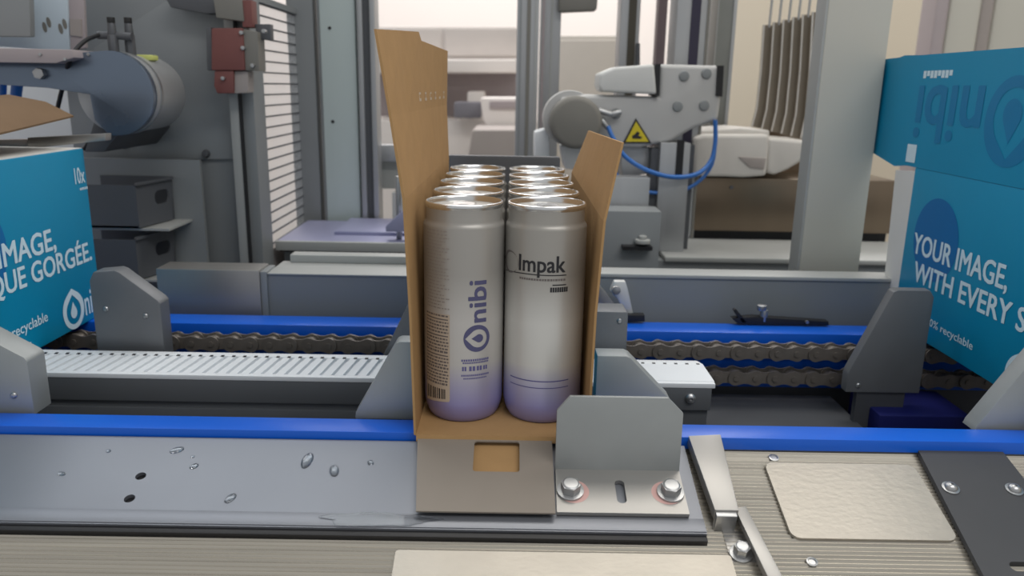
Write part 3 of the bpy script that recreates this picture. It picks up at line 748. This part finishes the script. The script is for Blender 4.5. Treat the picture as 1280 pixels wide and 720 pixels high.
MB().slab([(-60, 176), (34, 174), (34, 186), (-60, 192)], .264, .010).build('holder', taupe, fb, bevel=.001)
# control panel, top left
cp = thing('control_panel', at(70, 60, .45), 'pale blue machine panel with dark oval slots at the top left', 'panel')
MB().slab([(34, -30), (83, -30), (87, 64), (0, 58), (-200, 53), (-200, 44), (34, 46)], .440, .008).build('face', mat('pale_blue_paint', (190, 204, 214), .5, var=.04), cp, bevel=.001)
MB().slab([(84, -30), (103, -30), (107, 60), (88, 64)], .442, .006).build('end_face', mauve, cp, bevel=.001)
MB().slab([(87, 24), (101, 24), (102, 46), (88, 44)], .440, .004).build('label_plate', taupe, cp)
for u, v in ((56, 34), (61, 28), (76, 36), (81, 30)):
    p = at(u, v, .440); vv, ff = shape([circ2d(0, 0, .0024, 16, .0058)], .0012)
    MB(Matrix.Translation(p) @ Matrix.Rotation(R(90), 4, 'X') @ Matrix.Rotation(R(8), 4, 'Z')).add(vv, ff).build('oval_slot', greenbar, cp)
tag(MB().slab([(-160, -30), (36, -30), (38, 46), (-160, 44)], .400, .010).build('switch_box', cabgrey, bevel=.002), 'dark grey box hanging in the top left corner', 'box')
tag(MB().slab([(-60, 196), (-60, 10), (125, 10), (125, 216), (60, 216)], .72, .02).build('white_partition', whiteplastic, bevel=.001), 'white guard panel behind the motor arm and left box', 'panel')

# picking bins
def bin_(uvf, y, label):
    """open bin: front corner positions at depth y"""
    g = thing('picking_bin', at(170, uvf[3], y), label, 'bin')
    zt, zb = at(170, uvf[0], y).z, at(170, uvf[3], y).z
    xc = at(uvf[4], uvf[0], y).x; xl = xc-.075; xr = at(uvf[5], uvf[1], y+.075).x
    t = .0022
    # side wall facing right-front with a hand slot, set at an angle
    A_, B_ = Vector((xc, y, 0)), Vector((xr, y+.070, 0)); d = (B_-A_); ln = d.length; d.normalize()
    vv, ff = shape([[(0, zb), (ln*.94, zb), (ln, zt), (0, zt)], slot2d(ln*.68, zb+(zt-zb)*.62, ln*.40, (zt-zb)*.34, (zt-zb)*.15)], t)
    M_ = Matrix(((d.x, 0, d.y, A_.x), (d.y, 0, -d.x, A_.y), (0, 1, 0, 0), (0, 0, 0, 1)))
    MB(M_).add(vv, ff).build('side_wall', bingrey, g)
    MB().box(xl, xc, y, y+t, zb, zt).build('front_wall', bingrey, g)
    MB().box(xl-.0, xr, y+.070, y+.070+t, zb, zt+.003).build('rear_wall', bingrey, g)
    MB().prism([(xl, y, zb), (xc, y, zb), (xr-.006, y+.070, zb), (xl, y+.070, zb)], (0, 0, t)).build('base', bingrey, g)
    MB().prism([A_+Vector((0, 0, zt)), B_+Vector((0, 0, zt)), B_+Vector((.004, -.002, zt)), A_+Vector((.004, -.003, zt))], (0, 0, .003)).build('rim', bingrey, g)
    return g
bin_((232, 216, 0, 285, 168, 215), .395, 'upper dark grey plastic bin with a hand slot beside the left box')
bin_((300, 285, 0, 350, 168, 218), .392, 'lower dark grey plastic bin with a hand slot beside the left box')
rk = thing('bin_rack', (-.47, .44, -.09), 'grey rack plate carrying the two dark plastic bins', 'rack')
MB().box(-.545, -.385, .470, .476, -.090, .140).build('back_plate', cabgrey, rk)
for v, y in ((286, .395), (351, .392)):
    z = at(170, v, y).z; MB().box(-.520, -.400, .400, .470, z-.0030, z-.0004).build('shelf', cabgrey2, rk)

# mesh guard running back from the cabinet
mg = thing('mesh_guard', (-.325, .63, -.09), 'wire mesh guard with dark horizontal bars right of the tall cabinet', 'guard')
XM = -.3300
def gy(u): return .545 if u == 0 else .735
MB().box(XM-.004, XM+.004, .540, .548, -.09, .90).build('frame_post', cabgrey, mg)
bar = None
for i in range(23):
    z = .016+i*.0145
    if bar is None: bar = MB().box(XM-.0010, XM+.0010, .545, .740, z-.0010, z+.0010).build('bar', darksteel, mg); o = bar
    else: o = bar.copy(); COL.objects.link(o); o.location = bar.location+Vector((0, 0, i*.0145))
mb = MB()
for i in range(44):
    y = .549+i*.0044; mb.box(XM-.00018, XM+.00018, y-.00018, y+.00018, .012, .336)
wm = mb.build('wire_screen', whiteplastic, mg); wm['kind'] = 'stuff'
MB().box(XM-.004, XM+.004, .545, .745, .336, .344).build('top_bar', cabgrey, mg)
MB().box(XM-.006, XM+.006, .545, .745, -.04, .012).build('bottom_bar', taupe, mg)
tag(MB().box(XM-.012, XM+.028, .742, .775, -.09, .900).build('guard_post', cabgrey, bevel=.001), 'dark grey post at the end of the mesh guard', 'post')

# pale pillar with holes, aluminium profile beside it
pl = thing('pale_pillar', (-.255, .74, -.09), 'pale green grey pillar with two dark screw holes', 'pillar')
a0 = at(402, 100, .735); a1 = at(446, 100, .735)
MB().box(a0.x, a1.x, .735, .790, -.09, .900).build('body', palegreen, pl, bevel=.003)
MB().box(a0.x-.004, a0.x+.004, .740, .785, -.09, .900).build('side_edge', cabgrey, pl)
for u, v in ((412, 35), (416, 152)):
    p = at(u, v, .735); b = MB(); b.cyl(p+Vector((0, .004, 0)), p+Vector((0, -.0008, 0)), .0026, n=12); b.build('screw_hole', black, pl)
pr = thing('profile_post', (-.2, .73, -.09), 'slotted aluminium profile post right of the pale pillar', 'post')
b0_ = at(448, 100, .725).x; b1_ = at(470, 100, .725).x
MB().box(b0_, b0_+.008, .725, .765, -.09, .900).build('flange', alu, pr, bevel=.001)
MB().box(b0_+.008, b1_-.008, .733, .765, -.09, .900).build('groove', darksteel, pr)
MB().box(b1_-.008, b1_, .725, .765, -.09, .900).build('flange', alu, pr, bevel=.001)
ca = at(487, 185, .80)
tag(MB().slab([(470, 183), (520, 183), (520, 236), (470, 236)], .80, .05).build('grey_box', cabgrey2, bevel=.002), 'grey box low between the profile post and the raised carton panel', 'box')
tag(MB().slab([(470, 181), (520, 181), (520, 202), (470, 202)], .78, .015).build('cross_rail', alu, bevel=.002), 'aluminium cross rail between the profile post and the raised carton panel', 'rail')
# feed table on the left
ft = thing('feed_table', (-.23, .65, -.09), 'lilac grey metal feed table behind the left rear beam', 'table')
MB().box(-.318, -.070, .545, .720, .0180, .0240).build('top', tableblue, ft, bevel=.001)
MB().box(-.318, -.070, .540, .547, .0120, .0250).build('front_edge', cabgrey2, ft, bevel=.001)
MB().box(-.312, -.070, .560, .580, -.090, .0060).build('front_panel', cabgrey, ft)
MB().box(-.318, -.070, .560, .720, .0060, .0180).build('gap_liner', black, ft)
MB().box(-.250, -.085, .600, .720, .0240, .0290).build('raised_plate', tableblue, ft, bevel=.001)
MB().box(-.184, -.070, .722, .740, -.09, .0700).build('back_rail', cabgrey2, ft, bevel=.001)
p = at(495, 222, .56); b = MB(); b.cyl((p.x, .58, .024), (p.x, .58, p.z), .004, n=14); b.build('peg', steel, ft, bevel=.0006)
MB().slab([(482, 283), (505, 262), (515, 262), (515, 290), (482, 290)], .556, .03).build('wedge', tableblue, ft, bevel=.001)

# vertical profile posts in the middle
def post(u0, u1, y, dy, m, label, groove=None, name='machine_post', zt=.9, grooves=()):
    g = thing(name, (at((u0+u1)/2, 150, y).x, y+dy/2, -.09), label, 'post')
    x0, x1 = at(u0, 100, y).x, at(u1, 100, y).x
    MB().box(x0, x1, y, y+dy, -.09, zt).build('body', m, g, bevel=.0015)
    for a, b_, mm in grooves:
        MB().box(x0+(x1-x0)*a, x0+(x1-x0)*b_, y-.0015, y+.001, -.08, zt-.002).build('groove', mm, g)
    return g
post(645, 672, .80, .05, alu, 'slotted aluminium post standing behind the last cans, left of the grey wheel', grooves=((.12, .2, cabgrey), (.45, .62, greenbar), (.82, .88, cabgrey2)))
post(674, 699, .86, .05, alu, 'second slotted aluminium post just left of the grey wheel', grooves=((.08, .2, mauve), (.5, .6, cabgrey2)))
tag(MB().slab([(699, -10), (748, -10), (746, 12), (699, 14)], .84, .04).build('cross_bar', greenbar, bevel=.002), 'short grey cross bar at the top between two posts', 'bar')
post(772, 796, .82, .05, alu, 'aluminium post with dark slot rising behind the grey arm cover', grooves=((.40, .80, mat('olive_shadow', (70, 66, 56), .6)),))
post(818, 829, .90, .03, mat('plum_grey_paint', (112, 98, 102), .5), 'thin plum grey rod rising behind the arm cover')
post(841, 882, .70, .06, alu, 'wide aluminium post with a navy slot holding the grey arm', grooves=((.42, .70, mat('navy_slot', (44, 40, 62), .5)), (.90, .97, greenbar)))
post(890, 914, .86, .06, mat('mid_grey_metal', (132, 134, 130), .45, .4), 'mid grey post right of the wide aluminium post', grooves=((.02, .06, cabgrey2), (.82, .99, alu)))
tag(MB().slab([(796, 54), (800, 54), (800, 84), (795, 84)], .80, .01).build('stub_rod', darksteel), 'short dark stub beside the slotted post above the arm cover', 'rod')

# grey arm with wheel, warning sign and hose
ar = thing('gripper_arm', at(800, 190, .60), 'light grey cast arm with warning triangle, mounted on the aluminium posts', 'arm')
MB().slab([(700, 122), (735, 118), (824, 121), (824, 80), (900, 82), (904, 100), (898, 150), (868, 160), (840, 176), (800, 185), (745, 181), (712, 168)], .600, .060).build('casting', armgrey, ar, bevel=.006, seg=3)
MB().slab([(749, 92), (768, 84), (818, 80), (821, 118), (752, 115), (748, 108)], .590, .060).build('top_cover', mat('pale_cover', (210, 211, 209), .45, var=.03), ar, bevel=.005, seg=3)
MB().slab([(819, 80), (826, 80), (824, 120), (818, 120)], .592, .050).build('gap', black, ar)
MB().slab([(897, 82), (905, 82), (903, 121), (895, 120)], .597, .040).build('gap', black, ar)
pw = at(720, 153, .575); rw = (at(753, 153, .575)-at(688, 153, .575)).length/2
MB(Matrix.Translation(pw) @ Matrix.Rotation(R(90), 4, 'X')).lathe([(0, .006), (rw*.80, .0055), (rw*.92, .004), (rw, 0), (rw, -.030), (0, -.030)], (0, 0, 0), 48).build('wheel', wheelgrey, ar, smooth=True)
MB(Matrix.Translation(pw+Vector((-.006, .034, .004))) @ Matrix.Rotation(R(90), 4, 'X')).lathe([(0, 0), (rw*1.06, 0), (rw*1.08, -.004), (rw*1.08, -.022), (0, -.022)], (0, 0, 0), 48).build('wheel_housing', armgrey, ar, smooth=True)
T = [at(795, 150, .598), at(812.5, 178, .598), at(780.5, 178, .598)]
cT = sum(T, Vector())/3
ws = MB().prism([cT+(q-cT)*.90+Vector((0, -.0006, 0)) for q in T], (0, .001, 0)).build('warning_sign', yellow, ar)
MB().prism([cT+(q-cT)*1.12 for q in T], (0, .0016, 0)).build('sign_border', blackink, ws)
MB().prism([cT+Vector((x, -.0012, z)) for x, z in ((-.006, -.005), (.006, -.005), (.0075, -.0025), (.002, -.001), (.004, .003), (.000, .005), (-.003, .001), (-.0065, -.001))], (0, .0004, 0)).build('sign_symbol', blackink, ws)
for u, v in ((855, 95), (883, 92), (847, 133), (880, 132), (770, 142)):
    p = at(u, v, .600); b = MB(); b.cyl(p, p+Vector((0, -.003, 0)), .0075, .0065, n=18); b.build('recessed_bolt', cabgrey, ar, bevel=.0008)
for a, c in (((748, 138), (764, 143)), ((764, 143), (776, 140)), ((752, 150), (760, 160))):
    b = MB(); b.cyl(at(*a, .588), at(*c, .588), .0042, n=12); b.build('hose_fitting', steel, ar, bevel=.0005)
MB().slab([(668, 165), (687, 160), (687, 202), (668, 202)], .62, .05).build('pale_block', whiteplastic, ar, bevel=.004)
MB().slab([(700, 182), (745, 181), (738, 212), (706, 212)], .61, .05).build('lower_hub', mat('pale_cover2', (214, 216, 216), .45, var=.03), ar, bevel=.006)
MB().slab([(775, 181), (826, 186), (826, 215), (778, 222)], .62, .04).build('lower_plate', alu, ar, bevel=.002)
hz = thing('air_hose', at(780, 165, .585), 'blue air hose looping below the warning triangle on the arm', 'hose')
b = MB(); b.tube([at(760, 158, .586), at(766, 172, .582), at(780, 194, .578), at(805, 211, .576), at(838, 221, .578), at(870, 218, .585), at(888, 202, .595), at(894, 178, .598), at(894, 150, .597)], .0032); b.build('loop', bluehose, hz, smooth=True)
b = MB(); b.tube([at(768, 214, .600), at(782, 230, .596), at(810, 240, .594), at(845, 240, .598), at(872, 228, .604), at(890, 205, .606), at(895, 170, .604)], .0026); b.build('second_loop', bluehose, hz, smooth=True)
# lower post and small box under the arm
lp_ = thing('arm_post', (at(840, 250, .60).x, .63, .010), 'grey slotted post below the cast arm, standing on the rear step', 'post')
MB().box(at(823, 230, .59).x, at(860, 230, .59).x, .590, .640, .0100, .1640).build('body', alu, lp_, bevel=.001)
MB().box(at(846, 190, .588).x, at(855, 190, .588).x, .5885, .592, .115, .168).build('slot', black, lp_)
MB().box(at(812, 230, .60).x, at(823, 230, .60).x, .600, .630, .0100, .155).build('side_bar', darksteel, lp_)
MB().box(at(862, 190, .61).x, at(868, 190, .61).x, .61, .62, .0100, .160).build('edge', darksteel, lp_)
kb = thing('clamp_box', (at(785, 290, .50).x, .53, -.09), 'grey box with a round knob right of the carton, below the arm', 'box')
MB().box(at(742, 280, .50).x, at(826, 280, .50).x, .500, .550, -.0900, at(780, 264, .50).z).build('body', cabgrey, kb, bevel=.001)
p = at(803, 300, .495); b = MB(); b.cyl((p.x, .494, p.z-.004), (p.x, .494, p.z+.001), .010, n=20); b.cyl((p.x, .494, p.z+.001), (p.x, .494, p.z+.006), .005, n=14); b.build('knob', cabgrey2, kb, bevel=.0008)
MB().box(at(778, 308, .49).x, at(815, 308, .49).x, .485, .500, p.z-.012, p.z-.007).build('slot', black, kb)
MB().box(at(745, 240, .56).x, at(812, 240, .56).x, .562, .598, .0030, at(780, 222, .56).z).build('rear_plate', alu, kb, bevel=.001)

# stainless hopper, wrap and carton blanks
hp = thing('stainless_hopper', (.37, .76, .003), 'brown tinted stainless hopper panel left of the wide column', 'hopper')
hs = mat('tinted_stainless', (126, 112, 96), .32, .8, var=.12, vscale=6, stretch=(3, 3, .5))
MB().box(.290, .600, .700, .840, .0220, .1050).build('panel', hs, hp, bevel=.002)
MB().box(.290, .600, .712, .840, .0030, .0220).build('gap_liner', black, hp)
MB().box(.290, .600, .800, .812, .1050, .1750).build('rear_panel', hs, hp, bevel=.001)
p = at(914, 234, .70); b = MB(); b.cyl(p, p+Vector((0, -.002, 0)), .003, n=10); b.build('screw', darksteel, hp)
wr = thing('wrapped_bundle', (.36, .72, .13), 'pale wrapped bundle lying on top of the stainless hopper', 'bundle')
def lump(uv, y, d, bev): return MB().slab(uv, y, d)
MB().slab([(868, 172), (880, 168), (962, 168), (962, 176), (958, 220), (930, 222), (906, 221), (868, 221)], .685, .09).build('front_bundle', bagwhite, wr, bevel=.006, seg=3)
MB().slab([(960, 172), (1012, 176), (1012, 196), (985, 212), (968, 219), (958, 216)], .690, .09).build('side_bundle', bagwhite, wr, bevel=.006, seg=3)
MB().slab([(868, 164), (925, 160), (962, 163), (962, 171), (868, 174)], .700, .10).build('top_sheet', bagwhite, wr, bevel=.003, seg=3)
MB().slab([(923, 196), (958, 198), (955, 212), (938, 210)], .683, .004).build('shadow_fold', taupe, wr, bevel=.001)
for i in range(6):
    u0 = 940+i*12.2; tp = 31-i*3.2 if i else 31
    g = thing('carton_blank', at(u0+8, 165+i*2, .76), ['leftmost dark brown board blank leaning above the wrapped bundle', 'second dark brown board blank from the left in the fanned stack', 'third dark brown board blank from the left in the fanned stack', 'fourth dark brown board blank from the left in the fanned stack', 'fifth dark brown board blank from the left in the fanned stack', 'rightmost dark brown board blank next to the wide column'][i], 'board blank', 'fanned board blanks')
    y = .796-i*.012
    pts = [at(u0+14, tp, y), at(u0+30, tp+1, y), at(u0+24, 100, y), at(u0+20, 140+i*2, y), at(u0+13, 161+i*3, y), at(u0-1, 158+i*3, y), at(u0+5, 135+i*2, y), at(u0+10, 90, y)]
    MB().prism(pts, (0, .0022, 0)).build('board', blankbrown, g)
    E_ = [pts[0], pts[7], pts[6], pts[5]]; MB().prism(E_+[q+Vector((.0022, 0, 0)) for q in reversed(E_)], (0, -.0012, 0)).build('cut_edge', bagwhite, g)
    b = MB(); q = at(u0+22, tp, y); b.cyl(q+Vector((0, .001, -.004)), q+Vector((.002, .001, .12)), .0020, n=8); b.build('hanger_rod', alu, g)

# wide column and right-hand ducts
wc = thing('wide_column', (.37, .385, -.09), 'wide cream grey square column left of the right blue box', 'column')
x0, x1 = at(1014, 200, .370).x, at(1092, 200, .370).x
MB().box(x0, x1, .370, .402, -.09, .900).build('body', columngrey, wc, bevel=.004)
MB().box(x0-.002, x0+.010, .3715, .400, -.09, .900).build('side_flange', cabgrey2, wc, bevel=.001)
for a, b_, y, m, lab in ((1168, 1184, 1.0, mauve, 'mauve grey vertical duct edge above the right blue box'), (1184, 1224, 1.02, columngrey, 'pale grey vertical duct above the right blue box'), (1223, 1240, 1.04, taupe, 'taupe vertical duct beside the pale duct above the right box'), (1240, 1330, 1.06, columngrey, 'broad pale duct at the top right corner')):
    xa, xb = at(a, 30, y).x, at(b_, 30, y).x
    g = thing('vertical_duct', ((xa+xb)/2, y+.03, -.9), lab, 'duct')
    MB().box(xa, xb, y, y+.06, -.9, .95).build('body', m, g, bevel=.006, seg=3)
    MB().box(xa+.002, xb-.002, y+.005, y+.055, .20, .225).build('joint_band', m, g, bevel=.002)

# small parts on the rear rail
cl = thing('hose_clamp', at(955, 400, .262), 'black clamp strip with a silver screw on the back blue rail', 'clamp')
MB().slab([(915, 398), (942, 396), (1036, 402), (1036, 407), (940, 406), (922, 405)], .262, .010).build('strip', black, cl, bevel=.0006)
MB().slab([(917, 388), (920, 386), (934, 403), (928, 405)], .262, .006).build('lever', black, cl, bevel=.0005)
p = at(955, 392, .266); b = MB(); b.cyl(p+Vector((0, 0, -.008)), p+Vector((0, 0, .004)), .0042, n=14); b.cyl(p+Vector((-.003, 0, .004)), p+Vector((-.003, 0, .009)), .0050, n=14); b.build('screw', steel, cl, bevel=.0005)
p = at(1008, 402, .262); b = MB(); b.cyl(p, p+Vector((0, -.003, 0)), .0018, n=8); b.build('rivet', steel, cl)
st = thing('toggle_clamp', at(780, 392, .262), 'bright metal clamp arm between the carton and the back blue rail', 'clamp')
MB().slab([(768, 352), (782, 352), (785, 362), (792, 394), (783, 394), (772, 374), (763, 364)], .270, .010).build('arm', mat('bright_cast', (222, 222, 220), .4, .4, var=.06), st, bevel=.0015)
MB().slab([(745, 352), (766, 376), (774, 392), (746, 392)], .272, .008).build('gusset', stainless, st, bevel=.0008)
p = at(770, 362, .268); b = MB(); b.cyl(p+Vector((0, .004, 0)), p+Vector((0, -.004, 0)), .0045, n=14); b.build('pivot', steel, st, bevel=.0006)
MB().slab([(780, 394), (806, 394), (806, 402), (780, 403)], .262, .010).build('foot', black, st, bevel=.0005)

# ================================================================== ROOM BEYOND
YB = 2.2
def far(name, uv, y, d, m, label, cat, parts=()):
    g = thing(name, at(sum(p[0] for p in uv)/len(uv), max(p[1] for p in uv), y), label, cat)
    MB().slab(uv, y, d).build('body', m, g, bevel=.01)
    for nm, q, yy, dd, mm in parts: MB().slab(q, yy, dd).build(nm, mm, g, bevel=.004)
    return g
far('overhead_cabinet', [(440, 33), (660, 33), (660, 74), (440, 74)], 2.6, .4, mat('cabinet_beige', (206, 200, 196), .6, var=.03), 'long beige wall cabinet in the far room behind the posts', 'cabinet',
    (('door', [(446, 36), (552, 36), (552, 70), (446, 70)], 2.59, .015, mat('cabinet_beige2', (200, 194, 190), .6, var=.03)), ('door', [(556, 36), (654, 36), (654, 70), (556, 70)], 2.59, .015, MATS['cabinet_beige2'])))
far('white_shelf', [(440, 74), (662, 74), (662, 91), (440, 91)], 2.45, .14, wallwhite, 'bright white shelf under the beige wall cabinet', 'shelf')
far('shelf_recess', [(440, 91), (662, 91), (662, 175), (440, 149)], 2.90, .1, mauve, 'mauve grey recess panel below the white shelf in the far room', 'panel')
far('bench_machine', [(600, 122), (660, 122), (660, 165), (612, 165), (604, 150)], 2.20, .2, wallwhite, 'white bench machine in the far room below the shelf', 'machine', (('top_lid', [(612, 126), (650, 126), (650, 136), (612, 136)], 2.19, .01, mauve),))
far('monitor', [(567, 127), (602, 127), (602, 148), (567, 148)], 2.4, .05, mat('monitor_grey', (128, 126, 134), .5), 'small grey monitor in the far room beside the white bench machine', 'monitor')
far('white_carton', [(584, 114), (606, 114), (606, 152), (584, 152)], 2.5, .1, wallwhite, 'small white box above the grey monitor in the far room', 'box')
far('work_bench', [(440, 150), (672, 150), (672, 420), (440, 420)], 2.48, .4, wallwhite, 'pale work bench in the far room behind the cans', 'bench')
far('cardboard_stack', [(590, 162), (662, 162), (662, 260), (575, 260)], 1.9, .3, taupe, 'taupe box standing between the raised panel and the aluminium post', 'box')
far('far_cabinet', [(690, 44), (790, 44), (790, 300), (690, 300)], 2.6, .3, mat('cabinet_warm', (200, 195, 188), .6, var=.03), 'warm grey cabinet in the far room behind the wheel', 'cabinet', (('door', [(694, 50), (786, 50), (786, 296), (694, 296)], 2.59, .015, MATS['cabinet_warm']),))
far('cream_partition', [(905, -60), (1175, -60), (1175, 320), (905, 320)], 1.7, .05, wallcream, 'cream partition wall behind the board blanks and wide column', 'partition')
bpy.context.view_layer.update()
